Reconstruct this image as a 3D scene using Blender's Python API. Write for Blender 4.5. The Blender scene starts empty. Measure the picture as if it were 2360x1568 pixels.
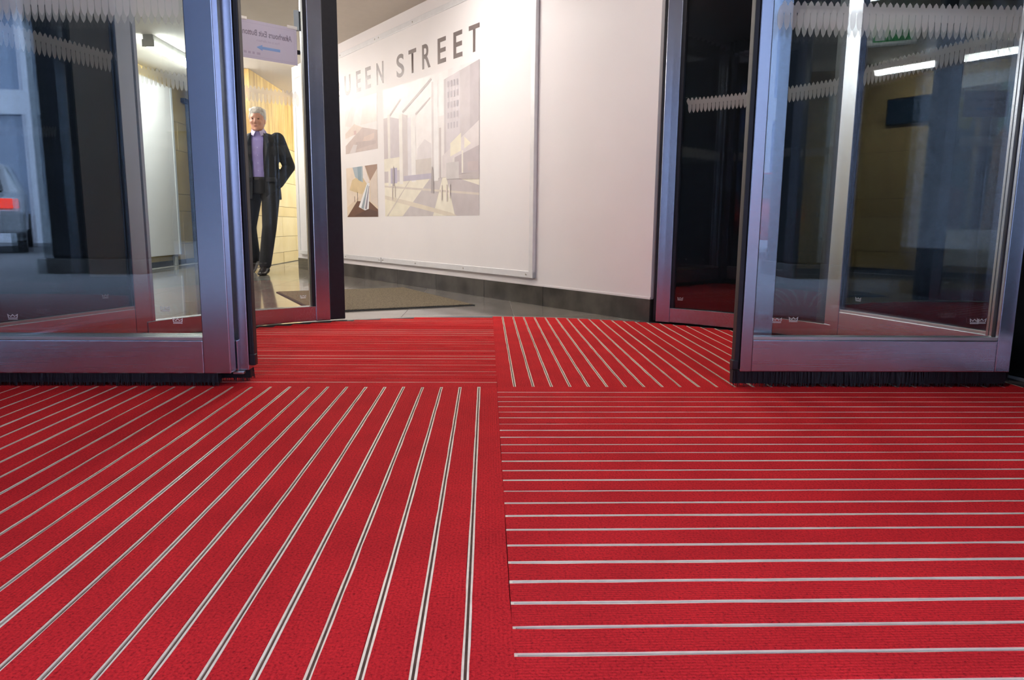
import bpy, bmesh, math, random
from mathutils import Matrix, Vector
random.seed(7)
scene = bpy.context.scene
col = scene.collection
S = 1.12                      # measured units -> metres (applied to every top-level object at the end)
R = math.radians

# ------------------------------------------------------------------ camera
F = 1650.0
cam_d = bpy.data.cameras.new('camera'); cam = bpy.data.objects.new('camera', cam_d); col.objects.link(cam)
cam_d.sensor_fit = 'HORIZONTAL'; cam_d.sensor_width = 36.0; cam_d.lens = 36.0 * F / 2360.0
cam_d.clip_start = 0.02; cam_d.clip_end = 300
yaw = math.atan(60 / F); pit = math.atan(264 / F); roll = 0.0095
fw = Vector((math.sin(yaw) * math.cos(pit), math.cos(yaw) * math.cos(pit), -math.sin(pit)))
rt = Vector((math.cos(yaw), -math.sin(yaw), 0)); up = rt.cross(fw)
rt2 = rt * math.cos(roll) + up * math.sin(roll); up2 = -rt * math.sin(roll) + up * math.cos(roll)
m = Matrix((rt2, up2, -fw)).transposed().to_4x4(); m.translation = (0, 0, 0.48 * S)
cam.matrix_world = m
scene.camera = cam

# ------------------------------------------------------------------ world, exposure
world = bpy.data.worlds.new('overcast_sky'); scene.world = world; world.use_nodes = True
bg = world.node_tree.nodes['Background']
bg.inputs[0].default_value = (0.56, 0.68, 1.0, 1); bg.inputs[1].default_value = 4.8
vs = scene.view_settings
vs.view_transform = 'Standard'; vs.look = 'None'; vs.gamma = 1.0; vs.exposure = 0.44; vs.use_curve_mapping = False
scene.cycles.transparent_max_bounces = 22
scene.cycles.max_bounces = 5
scene.cycles.diffuse_bounces = 3
scene.cycles.glossy_bounces = 4
scene.cycles.adaptive_threshold = 0.1
scene.cycles.caustics_reflective = False; scene.cycles.caustics_refractive = False
scene.cycles.use_denoising = True

# ------------------------------------------------------------------ materials
def new_mat(name):
    mt = bpy.data.materials.new(name); mt.use_nodes = True
    nt = mt.node_tree; nt.nodes.clear()
    out = nt.nodes.new('ShaderNodeOutputMaterial')
    return mt, nt, out
def N(nt, t, **kw):
    n = nt.nodes.new(t)
    for k, v in kw.items():
        if hasattr(n, k): setattr(n, k, v)
    return n
def basic(name, c, rough=0.5, metal=0.0, spec=0.5, var=0.0, vscale=20.0, c2=None, bump=0.0, bscale=60.0, stretch=(1, 1, 1), detail=3.0, emit=None, es=0.0):
    mt, nt, out = new_mat(name)
    p = N(nt, 'ShaderNodeBsdfPrincipled'); nt.links.new(p.outputs[0], out.inputs[0])
    p.inputs['Base Color'].default_value = (*c, 1); p.inputs['Roughness'].default_value = rough
    p.inputs['Metallic'].default_value = metal; p.inputs['Specular IOR Level'].default_value = spec
    tc = N(nt, 'ShaderNodeTexCoord'); mp = N(nt, 'ShaderNodeMapping'); mp.inputs['Scale'].default_value = stretch
    nt.links.new(tc.outputs['Object'], mp.inputs[0])
    if var > 0 or c2:
        nz = N(nt, 'ShaderNodeTexNoise'); nz.inputs['Scale'].default_value = vscale; nz.inputs['Detail'].default_value = detail
        nt.links.new(mp.outputs[0], nz.inputs['Vector'])
        rp = N(nt, 'ShaderNodeValToRGB'); nt.links.new(nz.outputs[0], rp.inputs[0])
        a = c2 if c2 else tuple(x * (1 - var) for x in c)
        rp.color_ramp.elements[0].position = 0.35; rp.color_ramp.elements[0].color = (*a, 1)
        rp.color_ramp.elements[1].position = 0.65; rp.color_ramp.elements[1].color = (*c, 1)
        nt.links.new(rp.outputs[0], p.inputs['Base Color'])
    if bump > 0:
        nz2 = N(nt, 'ShaderNodeTexNoise'); nz2.inputs['Scale'].default_value = bscale; nz2.inputs['Detail'].default_value = 2
        nt.links.new(mp.outputs[0], nz2.inputs['Vector'])
        b = N(nt, 'ShaderNodeBump'); b.inputs['Strength'].default_value = bump; b.inputs['Distance'].default_value = 0.004
        nt.links.new(nz2.outputs[0], b.inputs['Height']); nt.links.new(b.outputs[0], p.inputs['Normal'])
    if emit:
        mt.cycles.emission_sampling = 'NONE'
        p.inputs['Emission Color'].default_value = (*emit, 1); p.inputs['Emission Strength'].default_value = es
    return mt
def glass_mat(name, tint=(0.93, 0.96, 0.96), f0=0.045):
    mt, nt, out = new_mat(name)
    lw = N(nt, 'ShaderNodeLayerWeight'); lw.inputs[0].default_value = 0.5
    pw = N(nt, 'ShaderNodeMath', operation='POWER'); pw.inputs[1].default_value = 5.0
    nt.links.new(lw.outputs['Facing'], pw.inputs[0])
    ma = N(nt, 'ShaderNodeMath', operation='MULTIPLY_ADD'); ma.inputs[1].default_value = 1 - f0; ma.inputs[2].default_value = f0
    nt.links.new(pw.outputs[0], ma.inputs[0])
    tr = N(nt, 'ShaderNodeBsdfTransparent'); tr.inputs[0].default_value = (*tint, 1)
    gl = N(nt, 'ShaderNodeBsdfGlossy'); gl.inputs['Roughness'].default_value = 0.0; gl.inputs[0].default_value = (1, 1, 1, 1)
    mx = N(nt, 'ShaderNodeMixShader'); nt.links.new(ma.outputs[0], mx.inputs[0])
    nt.links.new(tr.outputs[0], mx.inputs[1]); nt.links.new(gl.outputs[0], mx.inputs[2]); nt.links.new(mx.outputs[0], out.inputs[0])
    return mt
def film_mat(name, c, alpha):
    mt, nt, out = new_mat(name)
    tr = N(nt, 'ShaderNodeBsdfTransparent'); d = N(nt, 'ShaderNodeBsdfDiffuse'); t = N(nt, 'ShaderNodeBsdfTranslucent')
    d.inputs[0].default_value = (*c, 1); t.inputs[0].default_value = (*c, 1)
    a = N(nt, 'ShaderNodeMixShader'); a.inputs[0].default_value = 0.5
    nt.links.new(d.outputs[0], a.inputs[1]); nt.links.new(t.outputs[0], a.inputs[2])
    b = N(nt, 'ShaderNodeMixShader'); b.inputs[0].default_value = alpha
    nt.links.new(tr.outputs[0], b.inputs[1]); nt.links.new(a.outputs[0], b.inputs[2]); nt.links.new(b.outputs[0], out.inputs[0])
    return mt
def carpet_mat(name, along_y):
    """needle-felt carpet: speckled red, fine ribs running along the strip"""
    mt, nt, out = new_mat(name)
    p = N(nt, 'ShaderNodeBsdfPrincipled'); nt.links.new(p.outputs[0], out.inputs[0])
    p.inputs['Roughness'].default_value = 0.85; p.inputs['Specular IOR Level'].default_value = 0.08
    tc = N(nt, 'ShaderNodeTexCoord')
    n1 = N(nt, 'ShaderNodeTexNoise'); n1.inputs['Scale'].default_value = 260; n1.inputs['Detail'].default_value = 4; n1.inputs['Roughness'].default_value = 0.7
    n2 = N(nt, 'ShaderNodeTexNoise'); n2.inputs['Scale'].default_value = 7; n2.inputs['Detail'].default_value = 5
    for n_ in (n1, n2): nt.links.new(tc.outputs['Object'], n_.inputs['Vector'])
    r1 = N(nt, 'ShaderNodeValToRGB'); nt.links.new(n1.outputs[0], r1.inputs[0])
    e = r1.color_ramp.elements; e[0].position = 0.30; e[0].color = (0.20, 0.006, 0.010, 1); e[1].position = 0.62; e[1].color = (0.80, 0.030, 0.034, 1)
    k = r1.color_ramp.elements.new(0.44); k.color = (0.60, 0.020, 0.025, 1)
    r2 = N(nt, 'ShaderNodeValToRGB'); nt.links.new(n2.outputs[0], r2.inputs[0])
    e = r2.color_ramp.elements; e[0].position = 0.3; e[0].color = (0.80, 0.80, 0.82, 1); e[1].position = 0.7; e[1].color = (1, 1, 1, 1)
    mx = N(nt, 'ShaderNodeMix', data_type='RGBA', blend_type='MULTIPLY'); mx.inputs[0].default_value = 1
    nt.links.new(r1.outputs[0], mx.inputs[6]); nt.links.new(r2.outputs[0], mx.inputs[7]); nt.links.new(mx.outputs[2], p.inputs['Base Color'])
    wv = N(nt, 'ShaderNodeTexWave', wave_type='BANDS', bands_direction='X' if along_y else 'Y')
    wv.inputs['Scale'].default_value = 60; wv.inputs['Distortion'].default_value = 1.5; wv.inputs['Detail'].default_value = 2; wv.inputs['Detail Scale'].default_value = 3
    nt.links.new(tc.outputs['Object'], wv.inputs['Vector'])
    ad = N(nt, 'ShaderNodeMath', operation='ADD'); nt.links.new(wv.outputs['Fac'], ad.inputs[0]); nt.links.new(n1.outputs[0], ad.inputs[1])
    b = N(nt, 'ShaderNodeBump'); b.inputs['Strength'].default_value = 0.45; b.inputs['Distance'].default_value = 0.0015
    nt.links.new(ad.outputs[0], b.inputs['Height']); nt.links.new(b.outputs[0], p.inputs['Normal'])
    return mt
def steel_mat(name, c, rough, axis='z'):
    """brushed stainless steel, brush lines along one local axis"""
    mt, nt, out = new_mat(name)
    p = N(nt, 'ShaderNodeBsdfPrincipled'); nt.links.new(p.outputs[0], out.inputs[0])
    p.inputs['Metallic'].default_value = 1.0; p.inputs['Base Color'].default_value = (*c, 1)
    tc = N(nt, 'ShaderNodeTexCoord'); mp = N(nt, 'ShaderNodeMapping')
    mp.inputs['Scale'].default_value = (700, 700, 3) if axis == 'z' else (3, 700, 700)
    nt.links.new(tc.outputs['Object'], mp.inputs[0])
    nz = N(nt, 'ShaderNodeTexNoise'); nz.inputs['Scale'].default_value = 1.0; nz.inputs['Detail'].default_value = 2
    nt.links.new(mp.outputs[0], nz.inputs['Vector'])
    mr = N(nt, 'ShaderNodeMapRange'); mr.inputs[3].default_value = rough - 0.02; mr.inputs[4].default_value = rough + 0.03
    nt.links.new(nz.outputs[0], mr.inputs[0]); nt.links.new(mr.outputs[0], p.inputs['Roughness'])
    b = N(nt, 'ShaderNodeBump'); nt.nodes.remove(b)
    return mt
def emission(name, c, s):
    mt, nt, out = new_mat(name)
    e = N(nt, 'ShaderNodeEmission'); e.inputs[0].default_value = (*c, 1); e.inputs[1].default_value = s
    nt.links.new(e.outputs[0], out.inputs[0]); return mt
def tile_mat(name, c, c2):
    mt = basic(name, c, rough=0.10, spec=0.7, c2=c2, vscale=3.0, detail=6)
    return mt

M = {}
M['steel'] = steel_mat('brushed_steel_vertical', (0.46, 0.48, 0.55), 0.24, 'z')
M['steel_h'] = steel_mat('brushed_steel_horizontal', (0.50, 0.49, 0.54), 0.26, 'x')
M['bead'] = basic('glazing_bead_metal', (0.55, 0.53, 0.50), 0.35, metal=0.9)
M['rubber'] = basic('black_rubber', (0.012, 0.012, 0.016), 0.45, var=0.3, vscale=40)
M['bristle'] = basic('black_bristles', (0.010, 0.010, 0.014), 0.6, var=0.4, vscale=200)
M['glass'] = glass_mat('clear_glass')
M['glass_side'] = glass_mat('grey_showcase_glass', (0.45, 0.52, 0.56), 0.05)
M['film'] = film_mat('white_scale_film', (0.92, 0.90, 0.86), 0.50)
M['etch'] = film_mat('etched_white_mark', (0.95, 0.95, 0.97), 0.85)
M['carpet_y'] = carpet_mat('red_carpet_long', True)
M['carpet_x'] = carpet_mat('red_carpet_cross', False)
M['alu'] = basic('aluminium_insert', (0.92, 0.79, 0.63), 0.40, metal=0.15, var=0.12, vscale=70)
M['groove'] = basic('dirty_shaded_groove', (0.16, 0.075, 0.05), 0.8, var=0.5, vscale=50)  # brown stands for dirt plus the shade down in the groove
M['well'] = basic('mat_well_rubber', (0.03, 0.02, 0.02), 0.9, var=0.3)
M['white_wall'] = basic('white_hoarding_paint', (0.80, 0.77, 0.77), 0.55, var=0.03, vscale=2)
M['vinyl'] = basic('white_banner_vinyl', (0.82, 0.80, 0.80), 0.5, var=0.02, vscale=3, bump=0.25, bscale=2.5)
M['alu_frame'] = basic('pale_frame_strip', (0.76, 0.77, 0.79), 0.32, metal=0.15, var=0.05)
M['base_stone'] = basic('dark_skirting_stone', (0.085, 0.080, 0.072), 0.28, spec=0.5, c2=(0.028, 0.027, 0.026), vscale=6, detail=6)
M['joint'] = basic('dark_joint', (0.02, 0.02, 0.02), 0.8, var=0.2)
M['tile'] = tile_mat('polished_grey_tile', (0.20, 0.185, 0.165), (0.13, 0.122, 0.112))
M['grout'] = basic('pale_grout', (0.36, 0.34, 0.31), 0.7, var=0.2)
M['stone'] = basic('tan_limestone', (0.62, 0.46, 0.20), 0.35, c2=(0.50, 0.35, 0.14), vscale=2.2, detail=5)
M['stone2'] = basic('tan_limestone_pale', (0.66, 0.51, 0.25), 0.35, c2=(0.56, 0.41, 0.18), vscale=2.6, detail=5)
M['travertine'] = basic('tan_veined_stone', (0.60, 0.40, 0.13), 0.35, c2=(0.36, 0.21, 0.06), vscale=3.0, stretch=(5, 5, 0.6), detail=6)
M['stone_joint'] = basic('stone_joint', (0.16, 0.12, 0.06), 0.8, var=0.2)
M['ceiling'] = basic('grey_ceiling_paint', (0.72, 0.66, 0.58), 0.8, var=0.03)
M['greymat'] = basic('grey_brown_coir_mat', (0.23, 0.19, 0.13), 0.95, c2=(0.085, 0.07, 0.05), vscale=140, detail=4, bump=0.9, bscale=180, spec=0.1)
M['dark_wall'] = basic('black_cladding', (0.010, 0.011, 0.013), 0.5, var=0.2, spec=0.2)
M['soffit'] = basic('dark_soffit', (0.16, 0.16, 0.17), 0.7, var=0.1)
M['drum_ceiling'] = basic('drum_ceiling_panel', (0.30, 0.31, 0.34), 0.4, metal=0.3, var=0.05)
M['pavement'] = basic('grey_pavement', (0.24, 0.24, 0.25), 0.8, var=0.2, vscale=5)
M['fill_down'] = emission('fill_downlight_lens', (1.0, 0.90, 0.80), 190.0)  # glow of the lamps added over the mats
M['lamp_body'] = basic('grey_lamp_housing', (0.45, 0.44, 0.42), 0.5, var=0.05)

# ------------------------------------------------------------------ mesh helpers
class MB:
    def __init__(s): s.v = []; s.f = []; s.mi = []
    def add(s, vs, fs, mi=0):
        o = len(s.v); s.v += [tuple(v) for v in vs]; s.f += [tuple(i + o for i in f) for f in fs]; s.mi += [mi] * len(fs); return s
    def box(s, x0, x1, y0, y1, z0, z1, mi=0, mat=None):
        vs = [(x0, y0, z0), (x1, y0, z0), (x1, y1, z0), (x0, y1, z0), (x0, y0, z1), (x1, y0, z1), (x1, y1, z1), (x0, y1, z1)]
        if mat: vs = [mat @ Vector(v) for v in vs]
        return s.add(vs, [(0, 3, 2, 1), (4, 5, 6, 7), (0, 1, 5, 4), (1, 2, 6, 5), (2, 3, 7, 6), (3, 0, 4, 7)], mi)
    def prism(s, pts, z0, z1, mi=0):
        n = len(pts); vs = [(x, y, z0) for x, y in pts] + [(x, y, z1) for x, y in pts]
        fs = [tuple(range(n - 1, -1, -1)), tuple(range(n, 2 * n))] + [(i, (i + 1) % n, n + (i + 1) % n, n + i) for i in range(n)]
        return s.add(vs, fs, mi)
    def arc(s, cx, cy, r0, r1, a0, a1, z0, z1, n=24, mi=0):
        pts = []
        for i in range(n + 1):
            a = a0 + (a1 - a0) * i / n; pts.append((cx + r1 * math.cos(a), cy + r1 * math.sin(a)))
        inner = []
        for i in range(n + 1):
            a = a0 + (a1 - a0) * i / n; inner.append((cx + r0 * math.cos(a), cy + r0 * math.sin(a)))
        vs = [(x, y, z) for z in (z0, z1) for x, y in pts] + [(x, y, z) for z in (z0, z1) for x, y in inner]
        k = n + 1; fs = []
        for i in range(n):
            fs += [(i, i + 1, k + i + 1, k + i), (2 * k + i + 1, 2 * k + i, 3 * k + i, 3 * k + i + 1),
                   (k + i, k + i + 1, 3 * k + i + 1, 3 * k + i), (i + 1, i, 2 * k + i, 2 * k + i + 1)]
        fs += [(0, k, 3 * k, 2 * k), (n, 2 * k + n, 3 * k + n, k + n)]
        return s.add(vs, fs, mi)
    def tube(s, p0, p1, r, n=12, mi=0, r1=None):
        p0 = Vector(p0); p1 = Vector(p1); d = (p1 - p0).normalized(); r1 = r if r1 is None else r1
        a = d.orthogonal().normalized(); b = d.cross(a)
        vs = [p0 + (a * math.cos(t) + b * math.sin(t)) * r for t in [2 * math.pi * i / n for i in range(n)]]
        vs += [p1 + (a * math.cos(t) + b * math.sin(t)) * r1 for t in [2 * math.pi * i / n for i in range(n)]]
        fs = [tuple(range(n - 1, -1, -1)), tuple(range(n, 2 * n))] + [(i, (i + 1) % n, n + (i + 1) % n, n + i) for i in range(n)]
        return s.add(vs, fs, mi)
    def loft(s, rings, n=20, mi=0):
        """rings: (centre, ax, ay) with ax, ay vectors of the ellipse half axes"""
        vs = []; fs = []
        for c, ax, ay in rings:
            c, ax, ay = Vector(c), Vector(ax), Vector(ay)
            vs += [c + ax * math.cos(2 * math.pi * i / n) + ay * math.sin(2 * math.pi * i / n) for i in range(n)]
        for k in range(len(rings) - 1):
            fs += [(k * n + i, k * n + (i + 1) % n, (k + 1) * n + (i + 1) % n, (k + 1) * n + i) for i in range(n)]
        fs += [tuple(range(n - 1, -1, -1)), tuple(range((len(rings) - 1) * n, len(rings) * n))]
        return s.add(vs, fs, mi)
    def ball(s, c, r, mi=0, n=14, k=9):
        c = Vector(c); r = Vector(r if hasattr(r, '__len__') else (r, r, r)); vs = [c + Vector((0, 0, -r.z))]
        for j in range(1, k):
            t = -math.pi / 2 + math.pi * j / k
            vs += [c + Vector((r.x * math.cos(t) * math.cos(2 * math.pi * i / n), r.y * math.cos(t) * math.sin(2 * math.pi * i / n), r.z * math.sin(t))) for i in range(n)]
        vs.append(c + Vector((0, 0, r.z))); L = len(vs) - 1; fs = []
        for i in range(n):
            fs.append((0, 1 + (i + 1) % n, 1 + i)); fs.append((L, L - n + i, L - n + (i + 1) % n))
        for j in range(k - 2):
            fs += [(1 + j * n + i, 1 + j * n + (i + 1) % n, 1 + (j + 1) * n + (i + 1) % n, 1 + (j + 1) * n + i) for i in range(n)]
        return s.add(vs, fs, mi)
    def mesh(s, name, mats):
        me = bpy.data.meshes.new(name); me.from_pydata(s.v, [], s.f)
        for m_ in (mats if isinstance(mats, (list, tuple)) else [mats]): me.materials.append(m_)
        for p, i in zip(me.polygons, s.mi): p.material_index = i
        me.update(); return me
    def build(s, name, mats, parent=None, bevel=0.0, smooth=False, loc=None, label=None):
        o = bpy.data.objects.new(name, s.mesh(name, mats)); col.objects.link(o)
        if parent: o.parent = parent
        if loc: o.location = loc
        if bevel:
            b = o.modifiers.new('bevel', 'BEVEL'); b.width = bevel; b.segments = 2; b.limit_method = 'ANGLE'
        if smooth:
            for p in o.data.polygons: p.use_smooth = True
        if label: o['label'] = label
        return o
def inst(name, me, parent=None, loc=(0, 0, 0), rz=0):
    o = bpy.data.objects.new(name, me); col.objects.link(o); o.parent = parent; o.location = loc; o.rotation_euler.z = rz; return o
def thing(name, label, cat, loc=(0, 0, 0), rz=0, group=None):
    o = bpy.data.objects.new(name, None); col.objects.link(o); o.empty_display_size = 0.1
    o.location = loc; o.rotation_euler.z = rz; o['label'] = label; o['category'] = cat
    if group: o['group'] = group
    return o
def tag(o, label, cat, group=None):
    o['label'] = label; o['category'] = cat
    if group: o['group'] = group
    return o
def struct(o, label=None):
    o['kind'] = 'structure'
    if label: o['label'] = label
    return o
def sempty(name, loc=(0, 0, 0), rz=0, label=None):
    o = bpy.data.objects.new(name, None); col.objects.link(o); o.location = loc; o.rotation_euler.z = rz; return struct(o, label)
def text_mesh(body, mat, size=1.0, bold=0.0, extrude=0.0, name='lettering'):
    cu = bpy.data.curves.new(name, 'FONT'); cu.body = body; cu.size = size; cu.offset = bold; cu.extrude = extrude
    t = bpy.data.objects.new(name, cu); col.objects.link(t)
    dg = bpy.context.evaluated_depsgraph_get(); dg.update()
    me = bpy.data.meshes.new_from_object(t.evaluated_get(dg)); bpy.data.objects.remove(t)
    me.materials.clear(); me.materials.append(mat); return me
def fit_mesh(me, x0, x1, z0, z1, y=0.0, mirror=False):
    """lay a flat text mesh (in XY) upright into the XZ rectangle"""
    xs = [v.co.x for v in me.vertices]; ys = [v.co.y for v in me.vertices]
    ax, bx, ay, by = min(xs), max(xs), min(ys), max(ys)
    for v in me.vertices:
        u = (v.co.x - ax) / (bx - ax); w = (v.co.y - ay) / (by - ay)
        if mirror: u = 1 - u
        v.co = (x0 + (x1 - x0) * u, y - v.co.z, z0 + (z1 - z0) * w)
    me.update(); return me

# ================================================================== SETTING
CX, CY, RD = 0.04, 2.22, 1.575          # drum axis and mat radius
CEIL = 2.08
# ---- lobby floor: tiles over a grout bed
floor = sempty('floor', label='polished grey stone tiles of the lobby floor')
MB().box(-3.75, 3.2, 2.7, 13.0, -0.05, -0.0068).build('grout_bed', M['grout'], floor)
tm = [MB().box(0.0015, 0.5985, 0.0015, 0.5985, -0.02, -0.004).mesh('tile', basic('polished_tile_%d' % i, c, rough=0.09, spec=0.75, c2=c2, vscale=3.0 + i, detail=6)) for i, (c, c2) in enumerate(
      [((0.27, 0.250, 0.222), (0.18, 0.168, 0.150)), ((0.30, 0.275, 0.240), (0.20, 0.186, 0.165)), ((0.25, 0.232, 0.210), (0.16, 0.150, 0.138))])]
wa = Vector((0.838, 3.621)); wd = Vector((-0.56010, 0.82843))          # hoarding wall start and run
def behind(x, y): return (Vector((x, y)) - wa).dot(Vector((wd.y, -wd.x))) > 0.9
for i in range(-5, 5):
    for j in range(-1, 16):
        x = -1.05 + 0.6 * i; y = 3.3 + 0.6 * j
        if x < -3.8 or behind(x, y): continue
        inst('tile', random.choice(tm), floor, (x, y, 0))
# ---- pavement outside
o = MB().box(-14, 14, -22, 2.75, -0.06, -0.006).build('pavement', M['pavement']); struct(o)
# ---- ceilings
o = MB().box(-3.75, 3.2, 2.6, 13.0, CEIL, CEIL + 0.1).build('ceiling', M['ceiling']); struct(o)
o = MB().box(-6.5, 6.5, -0.9, 2.6, CEIL + 0.25, CEIL + 0.5).build('canopy_soffit', M['soffit']); struct(o)
# ---- white hoarding wall on the right of the lobby (skirting of dark stone below)
wrot = math.atan2(-wd.y, -wd.x)          # local x runs along the reading direction, local -y faces the lobby
WL = 5.13
wall = sempty('wall_right', (wa.x, wa.y, 0), wrot, 'white painted hoarding wall of the lobby')
MB().box(-WL, 0.0, 0.0, 0.10, 0.118, CEIL).build('wall_board', M['white_wall'], wall)
MB().box(-WL, 0.0, -0.004, 0.02, 0.114, 0.124).build('wall_edge_strip', M['white_wall'], wall)
bb = sempty('baseboard_right', (wa.x, wa.y, 0), wrot, 'dark stone skirting under the white wall')
MB().box(-WL, 0.0, 0.004, 0.10, -0.004, 0.112).build('skirting_backing', M['joint'], bb)
for s0, s1 in ((0.0, 0.876), (0.879, 1.52), (1.523, 2.168), (2.171, 2.80), (2.803, 3.44), (3.443, 4.08), (4.083, 4.72), (4.723, WL)):
    MB().box(-s1, -s0, -0.004, 0.012, -0.004, 0.113).build('skirting_tile', M['base_stone'], bb, bevel=0.001)
# ---- left lobby wall: coursed tan stone
LX = -3.57
COURSES = [(0.05, 0.235), (0.235, 0.61), (0.61, 0.805), (0.805, 1.30), (1.30, 1.62), (1.62, CEIL)]
wl = sempty('wall_left', (LX, 0, 0), 0, 'tan stone clad wall of the lobby')
MB().box(-0.15, -0.004, 2.75, 13.0, -0.01, CEIL).build('wall_core', M['stone_joint'], wl)
for ci, (z0, z1) in enumerate(COURSES):
    y = 2.8 + 0.25 * (ci % 3)
    y = 2.76
    first = 0.35 + 0.3 * (ci % 3)
    while y < 12.9:
        L = first if first else random.choice((0.75, 0.9, 1.05)); first = None
        y1 = min(y + L, 12.95)
        MB().box(-0.03, random.uniform(0, 0.003), y + 0.002, y1 - 0.002, z0 + 0.002, z1 - 0.002).build('stone_block', random.choice((M['stone'], M['stone2'])), wl, bevel=0.002)
        y = y1
bl = sempty('baseboard_left', (LX, 0, 0), 0, 'dark stone skirting of the tan wall')
for k in range(11):
    MB().box(-0.02, 0.012, 2.76 + 0.9 * k, 2.758 + 0.9 * (k + 1), -0.004, 0.05).build('skirting_tile', M['base_stone'], bl)
# ---- end wall far back, and the lobby's front wall left of the drum
o = MB().box(-3.75, 3.2, 12.9, 13.05, -0.01, CEIL).build('wall_back', M['stone2']); struct(o)
o = MB().box(-3.75, -1.78, 2.62, 2.78, -0.01, CEIL + 0.3).build('wall_front', M['white_wall']); struct(o)
# ---- tan stone pier behind the man
pier = sempty('wall_pier', (-2.50, 7.95, 0), 0, 'tan stone pier end wall')
MB().box(-0.196, -0.004, 0.004, 4.0, -0.01, CEIL).build('pier_core', M['stone_joint'], pier)
PC = [(0.0, 0.13), (0.13, 0.32), (0.32, 0.56), (0.56, 0.68), (0.68, 0.975), (0.975, 1.16), (1.16, 1.40), (1.40, CEIL)]
for ci, (z0, z1) in enumerate(PC):
    mt = M['travertine'] if z0 >= 1.39 else (M['stone2'] if ci % 3 else M['stone'])
    MB().box(-0.20, -0.002, 0.0, 0.03, z0 + 0.002, z1 - 0.002).build('stone_block', mt, pier, bevel=0.002)
    y = 0.03
    for L in ((0.7, 0.9, 1.1, 1.2) if ci % 2 else (1.0, 1.1, 0.9, 0.9)):
        MB().box(-0.03, random.uniform(0, 0.003), y, y + L - 0.004, z0 + 0.002, z1 - 0.002).build('stone_block', mt, pier, bevel=0.002)
        y += L
# ---- black cladding around the drum sides (nothing of the lobby shows there)
o = MB().prism([(0.93, 3.70), (3.3, 3.70), (3.3, 3.85), (0.93, 3.85)], -0.01, CEIL + 0.3).build('wall_dark_right', M['dark_wall']); struct(o)
o = MB().prism([(3.2, 2.6), (3.3, 2.6), (3.3, 3.7), (3.2, 3.7)], -0.01, CEIL + 0.3).build('wall_return_right', M['dark_wall']); struct(o)
o = MB().prism([(1.80, 2.62), (6.5, 2.62), (6.5, 2.75), (1.80, 2.75)], -0.01, CEIL + 0.5).build('wall_facade_right', M['dark_wall']); struct(o)
o = MB().prism([(-6.5, 2.62), (-3.75, 2.62), (-3.75, 2.78), (-6.5, 2.78)], -0.01, CEIL + 0.5).build('wall_facade_left', M['dark_wall']); struct(o)
o = MB().box(-3.35, -3.2, -0.2, 2.62, -0.006, CEIL + 0.25).build('wall_blocker_left', M['dark_wall']); struct(o)  # unseen wall, added to keep bright street out of the drum glass reflections
o = MB().box(3.2, 3.35, -1.2, 2.62, -0.006, CEIL + 0.25).build('wall_blocker_right', M['dark_wall']); struct(o)  # likewise added out of view, darkens what the right-hand glass reflects
for nm, sgn in (('wall_drum_left', -1), ('wall_drum_right', 1)):
    pl = [(1.46, 2.99), (1.53, 2.86), (1.70, 2.50), (1.76, 2.15)]
    a = [(CX + sgn * x, y) for x, y in pl]; b = [(CX + sgn * (x + 0.06), y + 0.02) for x, y in pl]
    mb = MB()
    for i in range(len(a) - 1): mb.prism([a[i], a[i + 1], b[i + 1], b[i]] if sgn > 0 else [b[i], b[i + 1], a[i + 1], a[i]], 0, CEIL - 0.04)
    o = mb.build(nm, M['dark_wall']); struct(o, 'opaque dark side of the revolving door drum')
# ---- drum ceiling (carries the added fill lamps)
dc = MB().prism([(CX + 1.78 * math.cos(2 * math.pi * i / 48), CY - 0.06 + 1.78 * math.sin(2 * math.pi * i / 48)) for i in range(48)], CEIL - 0.03, CEIL + 0.24).build('drum_ceiling', M['drum_ceiling']); struct(dc)

# ================================================================== FLOOR MATS
PITCH = 0.0562; GAP = 0.0086; MX, MY = 0.033, 2.107
well = MB().prism([(CX + 1.70 * math.cos(2 * math.pi * i / 64), 2.13 + 1.70 * math.sin(2 * math.pi * i / 64)) for i in range(64)], -0.0055, -0.0038).build('mat_well', M['well']); struct(well)
ring = MB().arc(CX, CY, RD, RD + 0.012, R(62), R(118), -0.005, -0.0005, 40).build('trim_1', M['bead']); struct(ring, 'thin metal edge around the red matting')
def chord(v, front, horizontal, sgn):
    """length of a strip whose centre line sits at offset v, inside the mat circle"""
    cx, cy, r = (CX, 2.13, 1.70) if front else (CX, CY, RD)
    if horizontal: return math.sqrt(max(r * r - (v - cy) ** 2, 0)) + (cx - MX) * sgn
    return math.sqrt(max(r * r - (v - cx) ** 2, 0)) + ((MY - cy) if front else (cy - MY))
def strip_mesh(name, w, L, z0, z1, mat, jit, rnd):
    n = max(2, int(L / 0.07)); vs = []; fs = []
    for i in range(n + 1):
        y = L * i / n; a = rnd.uniform(-jit, jit); b = rnd.uniform(-jit, jit)
        vs += [(a, y, z0), (a + 0.0006, y, z1), (w + b - 0.0006, y, z1), (w + b, y, z0)]
    for i in range(n):
        k = 4 * i
        fs += [(k, k + 1, k + 5, k + 4)[::-1], (k + 1, k + 2, k + 6, k + 5)[::-1], (k + 2, k + 3, k + 7, k + 6)[::-1]]
    fs += [(0, 3, 2, 1)[::-1], (4 * n, 4 * n + 1, 4 * n + 2, 4 * n + 3)[::-1]]
    mb = MB(); mb.add(vs, fs); return mb
rnd = random.Random(3)
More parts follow.
